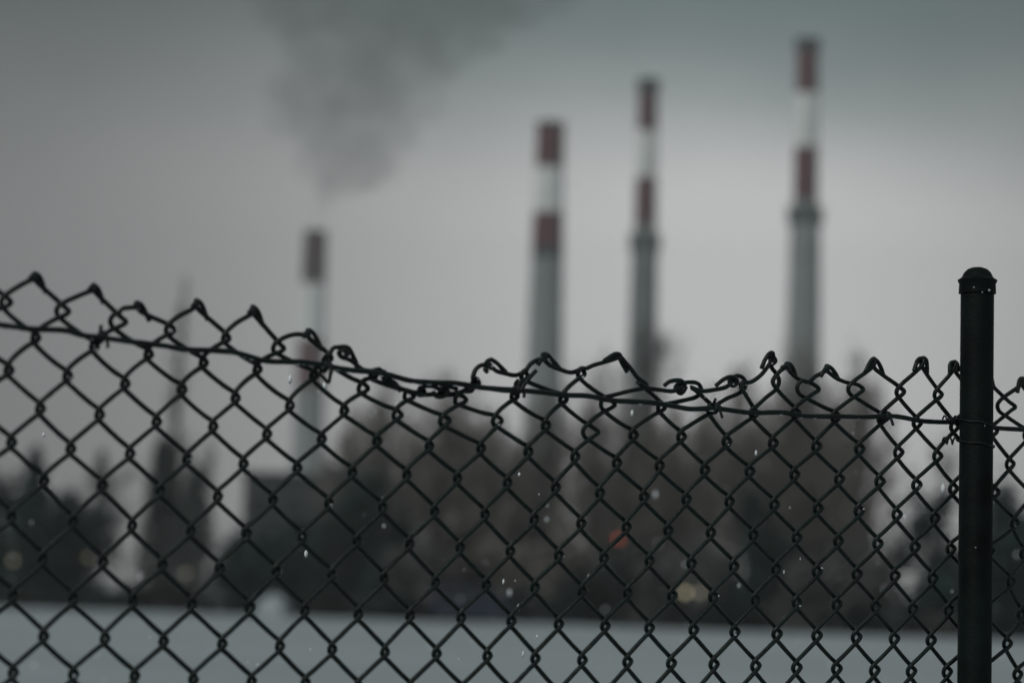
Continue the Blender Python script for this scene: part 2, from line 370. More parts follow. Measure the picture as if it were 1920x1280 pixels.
def poplar(seed, n=150, tw=.02):
    """a slender leafless poplar: a straight leader with short steep branches all the way up; height 1, half width 1 after scaling"""
    r = random.Random(seed); TV, TF, WV, WF = [], [], [], []
    H = 20.0
    ld = [Vector((.12 * math.sin(i * .7), .1 * math.cos(i), H * i / 10 - .3)) for i in range(11)]
    tube_data(ld, [.22 * (1 - i / 10.5) + .015 for i in range(11)], 6, TV, TF)
    for k in range(n):
        f = .12 + .86 * r.random(); i = min(9, int(f * 10)); p = ld[i].lerp(ld[i + 1], f * 10 - i)
        a = r.uniform(0, 6.28); L = (.5 + 3.2 * (1 - f)) * r.uniform(.6, 1.1)
        d = Vector((math.cos(a) * .42, math.sin(a) * .42, 1)).normalized(); m = p + d * L * .5; e_ = m + (d + Vector((0, 0, .5))).normalized() * L * .5
        tube_data([p, m, e_], [tw * 1.5, tw, tw * .5], 3, WV, WF)
        for _ in range(6):
            q = p.lerp(m, r.random()) if r.random() < .5 else m.lerp(e_, r.random())
            dd = (d + Vector((r.uniform(-.7, .7), r.uniform(-.7, .7), .2))).normalized()
            tube_data([q, q + dd * L * r.uniform(.15, .35)], [tw * .7, tw * .35], 3, WV, WF)
    f = lambda Ls: [Vector((v.x / 1.7, v.y / 1.7, v.z / H)) for v in Ls]
    return mesh_from('trunk', f(TV), TF), mesh_from('crown', f(WV), WF)
def foliage(seed, shape, n=3200, leaf=0.06):
    """an evergreen of height 1 and half width 1: foliage faces through the crown's volume, and a trunk"""
    r = random.Random(seed); V, Fc = [], []
    clumps = []
    if shape == 'bush':
        for k in range(26):
            z = r.random() ** .7 * .86; a = k * 2.4 + r.uniform(-.5, .5); rad = math.sqrt(max(0, 1 - (z * 1.1) ** 2)) * r.uniform(.25, .95)
            clumps.append((Vector((rad * math.cos(a), rad * math.sin(a), z * r.uniform(.75, 1.08))), r.uniform(.09, .2)))
    for i in range(n):
        z = r.random() ** .8
        if shape == 'cone': rad = (1 - z) ** .8 * (.82 + .18 * math.sin(z * 46)) + .02
        elif shape == 'column': rad = min(1, (1 - z) ** .45 * 1.15, .55 + z * 2)
        else: rad = math.sqrt(max(0, 1 - (z * 1.55 - .55) ** 2)) if z > .35 else .75 + .25 * z / .35
        a = r.uniform(0, 6.28)
        lob = .70 + .62 * noise.noise(Vector((math.cos(a) * 1.6, math.sin(a) * 1.6, z * 5 + seed * 3.7)))
        q = rad * lob * (r.random() ** .33) * (1 + .35 * max(0, r.gauss(0, .6)))
        c = Vector((q * math.cos(a), q * math.sin(a), .02 + z * (.93 + .1 * noise.noise(Vector((a, seed, z * 3))))))
        if clumps:
            cc, sg = clumps[i % len(clumps)]
            c = cc + Vector((r.gauss(0, sg), r.gauss(0, sg), r.gauss(0, sg * .6))); c.z = max(.01, c.z)
            if i % 3 == 0: c = cc * r.uniform(.3, 1) + Vector((r.gauss(0, .15), r.gauss(0, .15), 0))
        s = leaf * r.uniform(.6, 1.5)
        d1 = Vector((r.uniform(-1, 1), r.uniform(-1, 1), r.uniform(-.6, .4))).normalized(); d2 = d1.orthogonal().normalized()
        d1 = Vector((d1.x, d1.y, d1.z * .35)); d2 = Vector((d2.x, d2.y, d2.z * .35))
        b = len(V); V += [c - d1 * s * 1.5, c - d2 * s * .6, c + d1 * s * 1.5, c + d2 * s * .6]; Fc.append((b, b + 1, b + 2, b + 3))
    TV, TF = [], []
    tube_data([Vector((0, 0, -.03)), Vector((.01, 0, .4)), Vector((0, .01, .86))], [.075, .05, .01], 6, TV, TF)
    for i in range(14):
        z = r.uniform(.1, .75); a = r.uniform(0, 6.28); L = (1 - z) * .7
        tube_data([Vector((0, 0, z)), Vector((math.cos(a) * L, math.sin(a) * L, z + .05))], [.02, .006], 4, TV, TF)
    return mesh_from('trunk', TV, TF), mesh_from('crown', V, Fc, False)
BARE = [dome_tree(11), dome_tree(23), dome_tree(37), dome_tree(41)]
SPARSE = [bare_tree(51, gens=5, spray=5, twig_r=.011), bare_tree(64, gens=5, spread=.3, spray=4, twig_r=.012)]
POPLAR = [poplar(3)]
CONE = [foliage(i, 'cone') for i in (1, 2, 3)]
COLUMN = [foliage(i, 'column') for i in (4, 5)]
BUSH = [foliage(i, 'bush', 3000, .075) for i in (6, 7, 8)]
rt = random.Random(2)
cnt = {}
def tree(kind, name, label, cat, x, y, h, hw, crown, group=None):
    pool = {'bare': BARE, 'sparse': SPARSE, 'poplar': POPLAR, 'cone': CONE, 'column': COLUMN, 'bush': BUSH}[kind]
    i = cnt.get(kind, 0); cnt[kind] = i + 1
    tm, cm = pool[i % len(pool)]
    t = thing(name, label, cat, (x, y, ground_z(x, y) - .02), rt.uniform(0, 6.28), group)
    for nm, me, m in (('trunk', tm, M['bark']), ('crown', cm, M[crown])):
        if not me.materials: me.materials.append(m)
        o = obj(nm, me, None, t); o.scale = (hw, hw, h)
        o.material_slots[0].link = 'OBJECT'; o.material_slots[0].material = m
    return t

tree('bare', 'bare_tree', 'bushy brown leafless tree at the left end of the central clump', 'tree', -8.2, 152.6, 15.10, 3.84, 'twig')
tree('bare', 'bare_tree', 'brown leafless tree beneath the lowest sag of the fence top', 'tree', -4.2, 159.1, 16.60, 4.00, 'twig')
tree('bare', 'bare_tree', 'low brown leafless tree left of the thick chimney', 'tree', -1.1, 151.9, 13.88, 3.02, 'twig')
tree('bare', 'bare_tree', 'brown leafless tree in front of the thick second chimney', 'tree', 2.4, 158.6, 15.05, 3.57, 'twig')
tree('bare', 'bare_tree', 'brown leafless tree between the two middle chimneys', 'tree', 5.3, 151.5, 14.87, 3.41, 'twig')
tree('sparse', 'bare_tree', 'tall thin twiggy tree rising behind the slender sooty chimney base', 'tree', 9.5, 182.9, 23.64, 4.60, 'twig_grey')
tree('bare', 'bare_tree', 'brown leafless tree right of the slender sooty chimney', 'tree', 10.1, 147.7, 14.02, 3.13, 'twig')
tree('bare', 'bare_tree', 'brown leafless tree left of the tallest chimney', 'tree', 13.7, 145.3, 16.03, 3.65, 'twig')
tree('bare', 'bare_tree', 'broad brown leafless tree in front of the tallest chimney', 'tree', 18.2, 151.6, 17.60, 4.01, 'twig')
tree('bare', 'bare_tree', 'brown leafless tree at the right end of the clump', 'tree', 20.9, 143.6, 16.54, 3.04, 'twig')
tree('bare', 'bare_tree', 'low brown leafless tree just right of the large evergreen shrubs', 'tree', -6.9, 168.1, 14.09, 3.34, 'twig')
tree('bare', 'bare_tree', 'low brown leafless tree behind the middle of the clump', 'tree', 0.7, 167.2, 13.13, 3.32, 'twig')
tree('bare', 'bare_tree', 'low brown leafless tree behind the red light', 'tree', 7.9, 160.5, 13.94, 3.19, 'twig')
tree('bare', 'bare_tree', 'low brown leafless tree behind the twin lamp', 'tree', 13.1, 160.5, 15.51, 3.40, 'twig')
tree('bare', 'bare_tree', 'low brown leafless tree behind the evergreen among the brown trees', 'tree', 17.6, 162.8, 15.83, 3.66, 'twig')
tree('bare', 'bare_tree', 'low brown leafless tree between the tallest chimney and the clump end', 'tree', 21.4, 159.4, 16.35, 3.37, 'twig')
tree('bare', 'bare_tree', 'rounded brown leafless tree at the very left of the central clump', 'tree', -10.3, 157.4, 13.20, 2.71, 'twig')
tree('bare', 'bare_tree', 'brown leafless tree behind the blue van', 'tree', -2.8, 162.5, 14.51, 3.66, 'twig')
tree('bare', 'bare_tree', 'brown leafless tree below the kinked fence top right of the middle', 'tree', 9.8, 165.8, 15.86, 3.29, 'twig')
tree('bare', 'bare_tree', 'small brown leafless tree at the foot of the tallest chimney', 'tree', 18.6, 146.4, 13.18, 2.91, 'twig')
tree('sparse', 'bare_tree', 'pale thin twiggy tree just left of the fence post', 'tree', 27.2, 156.1, 13.67, 2.69, 'twig_grey')
tree('poplar', 'bare_tree', 'tall slender leafless poplar rising on the left', 'tree', -22.8, 166.2, 23.17, 2.75, 'twig_grey')
tree('sparse', 'bare_tree', 'thin twiggy tree between the lamp post and the poplar', 'tree', -27.1, 171.8, 10.99, 3.41, 'twig_grey')
tree('sparse', 'bare_tree', 'thin twiggy tree between the poplar and the flat roofed building', 'tree', -21.7, 179.7, 13.59, 2.62, 'twig_grey')
tree('cone', 'evergreen_tree', 'dark pointed evergreen at the far left', 'tree', -31.2, 159.3, 10.67, 3.30, 'needle')
tree('bush', 'evergreen_tree', 'broad dark evergreen between the far left one and the lamp post', 'tree', -29.3, 162.6, 8.42, 3.59, 'needle')
tree('bush', 'evergreen_tree', 'dark evergreen cut by the left picture edge', 'tree', -34.7, 163.7, 9.22, 3.39, 'needle')
tree('column', 'columnar_tree', 'dull columnar evergreen, the taller of two below the poplar', 'tree', -22.4, 157.0, 11.47, 1.84, 'thuja')
tree('column', 'columnar_tree', 'dull columnar evergreen, the shorter of two below the poplar', 'tree', -19.9, 154.1, 9.54, 1.59, 'thuja')
tree('bush', 'evergreen_shrub', 'dark evergreen shrub in front of the flat roofed building corner', 'shrub', -16.4, 150.7, 5.57, 2.70, 'needle')
tree('bush', 'evergreen_shrub', 'tall dark evergreen shrub in front of the flat roofed building', 'shrub', -13.3, 150.5, 6.48, 3.11, 'needle')
tree('bush', 'evergreen_tree', 'large dark evergreen beside the flat roofed building', 'tree', -8.6, 148.8, 9.50, 3.69, 'needle')
tree('bush', 'evergreen_shrub', 'grey shrub between the flat roofed building and the large evergreen', 'shrub', -10.6, 147.5, 5.65, 2.44, 'thuja')
tree('bush', 'bare_shrub', 'grey shrub right of the large evergreen', 'shrub', -5.5, 146.6, 5.28, 2.63, 'twig_grey')
tree('bush', 'bare_shrub', 'grey brown shrub behind the blue van roof', 'shrub', -2.6, 147.5, 5.87, 3.05, 'twig')
tree('bush', 'bare_shrub', 'grey brown shrub right of the blue van', 'shrub', 0.3, 147.4, 5.46, 3.05, 'twig')
tree('bush', 'bare_shrub', 'grey brown shrub between the blue van and the red light', 'shrub', 3.2, 147.3, 5.86, 2.84, 'twig')
tree('bush', 'bare_shrub', 'grey brown shrub right of the red light', 'shrub', 8.4, 144.3, 5.29, 2.79, 'twig_grey')
tree('bush', 'bare_shrub', 'grey brown shrub below the red lamp', 'shrub', 5.4, 143.4, 4.24, 2.97, 'thuja')
tree('bush', 'bare_shrub', 'grey shrub above the twin lamp', 'shrub', 11.4, 140.2, 5.58, 2.51, 'twig_grey')
tree('bush', 'evergreen_tree', 'dark evergreen standing among the brown trees left of the post', 'tree', 14.6, 140.0, 8.28, 2.70, 'needle')
tree('bush', 'bare_shrub', 'grey brown shrub right of the evergreen among the brown trees', 'shrub', 17.4, 138.9, 5.41, 2.87, 'twig_grey')
tree('bush', 'bare_shrub', 'grey brown shrub at the foot of the rightmost brown tree', 'shrub', 20.3, 137.8, 6.23, 2.66, 'twig_grey')
tree('bush', 'evergreen_tree', 'dark evergreen just left of the fence post', 'tree', 24.4, 136.2, 8.39, 3.19, 'needle')
tree('bush', 'evergreen_tree', 'dark evergreen just right of the fence post', 'tree', 28.3, 136.8, 9.58, 3.21, 'needle')
tree('bush', 'evergreen_tree', 'dark evergreen beyond the right picture edge', 'tree', 31.6, 135.5, 9.01, 3.36, 'needle')
HEDGE = [(-36.4, 156.7, 1.83, 2.12), (-33.7, 155.6, 1.80, 2.16), (-30.9, 154.6, 1.24, 2.01), (-28.0, 153.5, 1.10, 2.30), (-25.6, 152.6, 2.02, 2.14), (-22.7, 151.5, 2.00, 2.45), (-20.5, 150.5, 2.18, 2.31), (-17.7, 149.7, 1.10, 2.26), (-15.1, 148.5, 1.94, 1.98), (-12.6, 147.5, 1.88, 2.26), (-10.5, 147.0, 2.29, 2.14), (-8.2, 145.9, 1.86, 1.99), (-6.1, 145.3, 2.09, 2.21), (-3.6, 144.3, 1.50, 2.28), (-1.3, 143.5, 1.44, 2.35), (1.0, 142.5, 2.37, 2.22), (3.4, 141.7, 2.19, 2.10), (5.8, 140.5, 2.23, 2.10), (8.0, 139.9, 1.48, 1.82), (10.1, 139.1, 2.06, 2.24), (12.2, 138.2, 2.02, 2.18), (14.1, 137.3, 1.53, 1.91), (16.2, 136.8, 1.99, 2.07), (18.3, 135.9, 1.87, 1.96), (20.1, 135.3, 1.71, 1.91), (22.1, 134.4, 2.20, 1.72), (23.9, 133.8, 1.55, 2.18), (25.9, 133.1, 1.55, 1.90), (27.9, 132.2, 1.65, 1.88), (29.9, 131.6, 2.34, 1.99), (31.6, 130.7, 2.59, 2.13)]

# knots of the fence mesh, its cut wire ends and the tension wire: millimetres along the fence and above the ground
ROW={0:[(-980.9,1840.7),(-930.7,1836.4),(-891.9,1825.6),(-840.2,1831.0),(-788.7,1830.1),(-736.7,1814.7),(-700.6,1803.9),(-660.9,1784.0),(-603.7,1776.4),(-554.4,1803.4),(-498.6,1813.3),(-418.1,1820.4),(-349.6,1797.3),(-287.2,1806.7),(-241.3,1830.9),(-223.1,1826.6),(-173.9,1827.2),(-115.6,1836.2),(-52.2,1842.0),(-9.8,1841.9),(35.7,1833.9)],
1:[(-1003.1,1818.8),(-955.9,1815.7),(-908.4,1811.5),(-862.5,1808.4),(-812.1,1805.9),(-763.7,1801.2),(-716.2,1796.8),(-672.4,1785.0),(-624.5,1774.0),(-569.8,1786.3),(-519.0,1795.6),(-458.6,1802.3),(-392.5,1796.3),(-324.2,1792.1),(-275.1,1801.5),(-235.7,1810.4),(-197.3,1806.4),(-137.6,1810.0),(-80.3,1811.8),(-30.7,1812.6),(17.1,1811.5),(60.8,1806.3)],
2:[(-977.1,1793.0),(-927.5,1790.2),(-880.3,1787.3),(-831.4,1784.1),(-782.2,1782.4),(-729.3,1781.3),(-681.8,1773.3),(-636.6,1770.0),(-585.1,1769.7),(-529.0,1777.3),(-477.5,1777.9),(-429.2,1776.2),(-369.1,1777.7),(-311.6,1779.5),(-261.3,1779.2),(-211.2,1782.4),(-161.8,1781.9),(-103.2,1784.0),(-57.7,1782.6),(-8.4,1781.9),(44.2,1780.8)],
3:[(-997.8,1765.7),(-948.9,1764.6),(-899.6,1762.1),(-849.9,1760.8),(-801.2,1757.1),(-750.8,1754.2),(-699.1,1753.5),(-647.6,1752.7),(-600.1,1750.5),(-546.6,1753.9),(-495.0,1753.2),(-447.2,1749.9),(-399.5,1750.3),(-345.4,1752.0),(-292.8,1750.6),(-237.7,1752.2),(-185.1,1752.2),(-131.2,1752.6),(-81.5,1752.2),(-30.6,1751.3),(17.8,1750.2),(67.2,1748.5)],
4:[(-970.3,1737.3),(-920.3,1735.8),(-870.8,1733.3),(-820.4,1732.5),(-771.1,1729.2),(-720.0,1728.2),(-666.6,1729.5),(-614.8,1727.9),(-562.3,1728.9),(-512.9,1728.9),(-462.7,1727.3),(-417.2,1724.0),(-369.5,1724.1),(-317.6,1722.8),(-265.1,1724.0),(-211.3,1723.7),(-156.1,1722.3),(-105.0,1722.3),(-57.5,1721.4),(-9.1,1720.0),(47.0,1718.9)],
5:[(-992.7,1709.4),(-943.3,1707.1),(-892.7,1706.1),(-842.6,1704.5),(-791.5,1703.3),(-741.6,1702.3),(-689.3,1701.4),(-636.2,1702.3),(-585.4,1701.6),(-533.8,1700.4),(-483.0,1698.6),(-435.1,1696.0),(-386.1,1694.9),(-338.4,1694.6),(-288.4,1694.8),(-235.2,1694.2),(-182.0,1692.9),(-130.9,1692.5),(-82.7,1691.4),(-33.4,1689.8),(17.7,1689.7),(74.3,1688.8)],
6:[(-965.2,1680.7),(-915.3,1679.7),(-864.9,1677.8),(-814.0,1675.4),(-763.3,1675.0),(-710.7,1674.2),(-659.3,1673.3),(-607.5,1672.3),(-556.0,1671.7),(-504.8,1669.6),(-454.6,1667.8),(-404.9,1666.4),(-358.3,1665.3),(-309.4,1665.1),(-259.4,1664.5),(-207.5,1663.9),(-156.4,1662.7),(-106.8,1661.9),(-58.8,1660.4),(-11.9,1659.9),(40.3,1659.6)],
7:[(-989.7,1651.6),(-938.7,1649.9),(-888.1,1648.5),(-836.6,1646.6),(-786.1,1646.3),(-734.7,1645.1),(-682.5,1643.9),(-631.4,1643.4),(-580.6,1642.0),(-529.0,1640.5),(-477.8,1638.4),(-428.8,1637.6),(-378.6,1636.8),(-330.9,1635.8),(-282.0,1634.8),(-232.0,1633.8),(-182.2,1632.8),(-132.6,1631.7),(-84.5,1631.5),(-35.4,1630.2),(14.7,1630.0),(69.7,1629.4)],
8:[(-962.6,1619.6),(-911.9,1619.1),(-860.2,1618.2),(-809.0,1617.1),(-757.9,1616.0),(-705.8,1614.8),(-655.4,1613.1),(-604.2,1611.3),(-552.8,1610.4),(-502.3,1609.3),(-451.6,1607.3),(-402.1,1607.1),(-352.6,1605.9),(-304.9,1605.5),(-255.6,1604.2),(-206.3,1602.8),(-157.3,1601.9),(-108.5,1600.9),(-60.7,1599.8),(-14.0,1599.8),(36.6,1598.7)],
9:[(-985.2,1590.7),(-935.7,1589.8),(-884.4,1589.3),(-833.0,1587.5),(-781.1,1586.0),(-729.8,1584.9),(-679.0,1582.8),(-628.6,1582.4),(-577.4,1581.6),(-525.9,1579.8),(-475.9,1577.9),(-425.9,1576.9),(-377.0,1576.2),(-326.9,1575.1),(-279.4,1574.0),(-229.5,1572.8),(-181.1,1572.0),(-132.2,1571.2),(-84.3,1570.4),(-36.8,1569.5),(11.8,1568.6),(65.1,1567.7)],
10:[(-958.6,1559.3),(-907.1,1558.4),(-856.5,1557.0),(-804.4,1555.6),(-751.8,1554.5),(-702.8,1552.5),(-652.0,1550.8),(-601.0,1550.1),(-549.6,1548.8),(-499.8,1547.0),(-449.8,1546.1),(-400.4,1545.1),(-351.6,1544.2),(-302.9,1543.6),(-254.2,1542.6),(-205.1,1541.5),(-156.2,1540.9),(-108.9,1539.7),(-62.0,1539.1),(-15.4,1538.9),(32.1,1538.2)],
11:[(-982.1,1530.9),(-932.3,1530.0),(-880.2,1529.1),(-828.8,1526.9),(-776.5,1525.4),(-726.8,1524.4),(-676.6,1521.5),(-625.8,1520.8),(-574.1,1519.2),(-523.3,1516.6),(-474.0,1514.4),(-424.0,1513.1),(-375.3,1512.2),(-325.3,1511.8),(-277.9,1510.9),(-228.8,1509.4),(-180.5,1509.0),(-132.5,1508.5),(-85.4,1507.5),(-38.7,1507.0),(8.9,1506.5),(61.3,1505.5)]}
LEFT={0:(0,[(-991.1,1833.4)],[(-981.0,1842.8),(-975.6,1841.2),(-970.7,1832.7),(-968.7,1828.6)]),
1:(0,[(-941.7,1829.4)],[(-930.8,1838.5),(-925.6,1836.0),(-921.6,1829.0),(-920.0,1824.4)]),
2:(0,[(-909.6,1817.1),(-905.6,1821.3),(-898.7,1822.8)],[(-893.4,1827.2),(-887.7,1826.4),(-881.8,1818.6),(-879.2,1813.6)]),
3:(0,[(-855.4,1820.0)],[(-840.8,1834.0),(-835.0,1832.3),(-829.8,1823.9),(-827.6,1818.8)]),
4:(0,[(-804.8,1818.0)],[(-789.3,1833.2),(-783.8,1831.4),(-778.5,1822.9),(-776.8,1818.1)]),
5:(0,[(-765.4,1806.1),(-758.6,1810.2),(-749.2,1813.2)],[(-736.8,1817.8),(-730.2,1816.1),(-724.3,1808.0),(-721.5,1802.3)]),
6:(0,[(-717.7,1797.1),(-713.4,1804.3),(-707.3,1805.7)],[(-701.7,1806.6),(-696.0,1805.6),(-691.2,1800.1),(-687.3,1794.0),(-686.6,1789.9)]),
7:(0,[(-672.5,1788.6),(-667.4,1789.5)],[(-661.5,1786.7),(-654.5,1781.7),(-648.1,1778.9),(-643.1,1772.8)]),
8:(0,[(-627.3,1776.2),(-621.5,1778.4),(-612.9,1778.6)],[(-603.8,1779.6),(-596.8,1780.6),(-591.4,1780.0),(-586.4,1778.5)]),
9:(0,[(-574.2,1788.3),(-572.8,1794.5),(-568.6,1799.5),(-562.1,1801.9)],[(-558.3,1805.0),(-553.9,1806.8),(-546.7,1804.5),(-539.8,1799.8),(-536.4,1797.2)]),
10:(0,[(-519.1,1799.8),(-514.8,1805.4),(-507.6,1809.8)],[(-500.9,1815.1),(-494.7,1816.0),(-486.5,1810.4),(-480.0,1804.6)]),
11:(0,[(-455.2,1806.0),(-447.2,1809.5),(-432.7,1814.0)],[(-416.9,1820.0),(-410.8,1813.6),(-405.3,1806.7)]),
12:(1,[(-397.9,1797.9),(-389.4,1793.6),(-372.5,1792.3),(-357.4,1792.3)],[(-350.7,1792.8),(-345.7,1791.1),(-340.9,1794.0),(-338.6,1798.1)]),
13:(1,[(-322.9,1788.7),(-331.1,1794.1),(-337.3,1797.2),(-326.2,1794.5),(-311.3,1796.5),(-297.1,1800.0)],[(-285.2,1802.8),(-281.5,1807.1),(-284.7,1809.9),(-289.1,1807.6)]),
14:(1,[(-275.0,1796.0),(-279.5,1800.7),(-277.7,1805.9),(-268.9,1806.5),(-255.0,1815.1)],[(-240.5,1826.3),(-234.8,1830.3),(-238.1,1834.2),(-243.2,1832.3)]),
15:(1,[(-234.9,1801.2),(-241.5,1808.9),(-237.7,1815.3),(-230.8,1821.4)],[(-223.8,1827.6),(-216.6,1827.6),(-210.7,1821.4),(-208.6,1815.9)]),
16:(0,[(-198.0,1812.0),(-190.3,1817.7)],[(-174.6,1829.2),(-166.0,1827.7),(-158.5,1821.5),(-155.8,1817.0)]),
17:(0,[],[(-115.7,1840.9),(-108.2,1838.8),(-101.9,1832.5),(-99.1,1826.3)]),
18:(0,[],[(-51.5,1846.3),(-45.2,1845.2),(-42.3,1839.0),(-42.2,1831.0)]),
19:(0,[],[(-9.1,1845.7),(-2.6,1844.6),(0.3,1836.7)]),
20:(0,[],[(36.4,1837.2),(43.7,1834.5),(47.5,1823.3)])}
RIGHT={0:(0,[(-976.6,1836.0)],[(-982.7,1841.0),(-984.8,1838.7),(-986.5,1837.6)]),
1:(0,[(-926.3,1831.6)],[(-932.5,1836.6),(-934.7,1834.3),(-936.5,1833.3)]),
2:(0,[(-887.5,1820.7)],[(-893.8,1825.8),(-896.0,1823.5),(-897.8,1822.4)]),
3:(0,[(-835.7,1826.1)],[(-842.1,1831.2),(-844.4,1828.8),(-846.3,1827.8)]),
4:(0,[(-784.0,1825.1)],[(-790.7,1830.4),(-793.0,1828.0),(-794.9,1826.9)]),
5:(0,[(-731.9,1809.6)],[(-738.7,1815.0),(-741.1,1812.5),(-743.1,1811.4)]),
6:(0,[(-681.9,1788.9),(-693.6,1795.8)],[(-704.0,1798.2),(-707.1,1801.1),(-703.1,1803.3),(-698.9,1801.3),(-702.5,1799.2)]),
7:(0,[(-628.7,1771.4),(-637.8,1773.6),(-648.5,1776.5),(-656.5,1779.7)],[(-661.8,1781.1),(-665.6,1785.5),(-663.1,1788.4)]),
8:(0,[(-571.7,1778.6),(-581.5,1776.5),(-594.9,1773.3)],[(-604.1,1771.7),(-605.3,1776.3),(-601.1,1778.0),(-599.9,1774.3),(-605.6,1770.2),(-612.6,1770.7),(-615.5,1774.2)]),
9:(0,[(-526.8,1795.0),(-539.1,1796.0),(-548.1,1797.7)],[(-554.2,1799.2),(-558.1,1799.8),(-563.0,1797.1),(-560.2,1795.0)]),
10:(0,[(-467.8,1801.7),(-481.7,1804.0),(-492.1,1807.1)],[(-499.1,1811.4),(-503.6,1810.6),(-508.0,1805.4)]),
11:(0,[(-394.4,1802.1),(-402.4,1809.9)],[(-415.1,1819.7),(-418.7,1821.9),(-424.6,1821.4),(-431.0,1818.0),(-436.8,1814.1)]),
12:(1,[(-365.5,1779.9),(-341.9,1784.9),(-326.0,1790.0),(-321.9,1795.8),(-325.7,1801.5),(-336.8,1802.2),(-344.7,1800.2)],[(-351.4,1798.2),(-353.1,1793.6),(-347.6,1793.0),(-344.7,1797.7),(-348.5,1801.9),(-355.2,1802.4),(-363.6,1800.3),(-369.0,1796.5)]),
13:(1,[(-310.3,1780.5),(-292.5,1789.7),(-276.2,1796.9),(-270.1,1803.9),(-272.8,1810.3),(-279.1,1812.3),(-285.4,1809.9)],[(-290.3,1805.5),(-287.7,1802.1),(-283.4,1805.0),(-286.6,1809.3),(-293.5,1809.8),(-302.2,1806.2),(-309.6,1800.6)]),
14:(1,[(-258.8,1783.4),(-245.0,1794.4),(-233.6,1802.8),(-229.9,1810.3),(-233.3,1817.2),(-239.2,1822.9)],[(-242.5,1828.2),(-240.0,1833.0),(-242.0,1836.4),(-247.2,1835.5),(-252.2,1829.5),(-256.4,1820.6)]),
15:(0,[(-200.0,1812.9),(-209.9,1815.8)],[(-221.1,1822.7),(-227.6,1824.7),(-232.1,1822.9)]),
16:(0,[(-145.7,1815.2),(-159.1,1818.4)],[(-175.9,1827.0),(-181.1,1823.0),(-184.4,1818.1)]),
17:(0,[],[(-113.6,1840.0),(-119.1,1839.6),(-125.1,1832.8),(-129.0,1826.3)]),
18:(0,[],[(-52.9,1845.6),(-59.9,1843.5),(-64.0,1837.9),(-66.0,1831.9)]),
19:(0,[],[(-10.5,1845.1),(-16.9,1843.0),(-19.0,1838.0),(-18.9,1832.7)]),
20:(0,[],[(34.2,1837.0),(27.7,1833.3),(25.7,1824.5)])}
TENSION=[(-1033.0,1800.2),(-1006.9,1799.0),(-982.3,1798.1),(-953.8,1799.2),(-941.9,1796.7),(-924.6,1796.0),(-896.9,1794.7),(-870.8,1793.7),(-851.8,1792.2),(-825.1,1793.4),(-805.2,1793.1),(-793.9,1790.9),(-779.0,1788.4),(-760.7,1788.9),(-741.7,1789.9),(-723.0,1788.6),(-703.5,1786.8),(-674.5,1786.2),(-659.9,1785.0),(-640.8,1781.7),(-614.7,1781.7),(-594.7,1782.6),(-569.0,1780.7),(-532.5,1780.8),(-511.7,1780.8),(-479.8,1780.1),(-454.5,1780.8),(-430.5,1778.6),(-380.6,1779.4),(-357.6,1777.5),(-341.7,1776.5),(-310.3,1779.0),(-300.9,1778.6),(-271.4,1777.5),(-229.3,1780.2),(-207.2,1778.5),(-161.8,1780.9),(-129.0,1782.4),(-103.2,1785.1),(-85.4,1785.1),(-60.5,1783.0),(-25.4,1784.1),(-4.8,1785.4),(21.0,1783.7),(47.1,1782.6),(83.2,1782.6),(131.1,1782.2)]
TIES=[(-923.7,1796.9),(-721.9,1788.2),(-529.2,1781.5),(-310.9,1779.0),(-102.5,1784.6)]
HAZE = 0.0005
hedge = thing('hedge', 'low dark hedge running along the far edge of the snow field', 'hedge', (0, 141.5, 0))
for i, (x, y, h, hw) in enumerate(HEDGE):
    me = BUSH[i % 3][1]
    o = obj('shrub', me, None, hedge, (x, y - 141.5, ground_z(x, y) - .05)); o.scale = (hw, hw * .7, h); o.rotation_euler = (0, 0, i * 1.7)
    o.material_slots[0].link = 'OBJECT'; o.material_slots[0].material = M[('needle', 'thuja', 'twig_grey', 'thuja')[i % 4]]

# ------------------------------------------------------------------ buildings behind the trees
def building(name, label, x0, x1, y0, depth, h, wall, cols, rows, zs, ww, wh):
    t = thing(name, label, 'building', ((x0 + x1) / 2, y0, 0))
    w = (x1 - x0) / 2
    obj('wall', box('wall', -w, w, 0, depth, -.2, h, .03), M[wall], t)
    rf = obj('roof', box('roof', -w - .25, w + .25, -.25, depth + .25, h + .003, h + .35, .04), M['frame'], t)
    obj('roof_vent', box('roof_vent', w * .2, w * .2 + 1.2, 2, 3.4, h + .353, h + 1.1, .03), M['steel'], rf)
    fm = None
    for r_ in range(rows):
        for c in range(cols):
            cx = -w + (c + .5) * 2 * w / cols; z = zs + r_ * (h - zs) / rows
            if fm is None:
                bm = bmesh.new()
                for (a, b, c_, d) in ((-ww / 2, ww / 2, 0, .09), (-ww / 2, ww / 2, wh - .09, wh), (-ww / 2, -ww / 2 + .09, .09, wh - .09), (ww / 2 - .09, ww / 2, .09, wh - .09), (-.04, .04, .09, wh - .09)):
                    g_ = bmesh.ops.create_cube(bm, size=1)['verts']
                    for v in g_: v.co = Vector((a + (v.co.x + .5) * (b - a), -.06 + (v.co.y + .5) * .12, c_ + (v.co.z + .5) * (d - c_)))
                fm = bpy.data.meshes.new('window'); bm.to_mesh(fm); bm.free()
                pm = box('pane', -ww / 2 + .05, ww / 2 - .05, -.025, .01, .05, wh - .05)
                smm = box('sill', -ww / 2 - .1, ww / 2 + .1, -.2, -.002, -.12, -.004)
            wo = obj('window', fm, M['frame'], t, (cx, 0, z))
            obj('pane', pm, M['pane'], wo); obj('sill', smm, M['frame'], wo)
    return t
building('apartment_building', 'dark grey flat roofed building behind the shrubs left of the clump', -19.2, -9.6, 176, 12, 9.75, 'facade', 4, 3, 1.0, 1.3, 1.5)
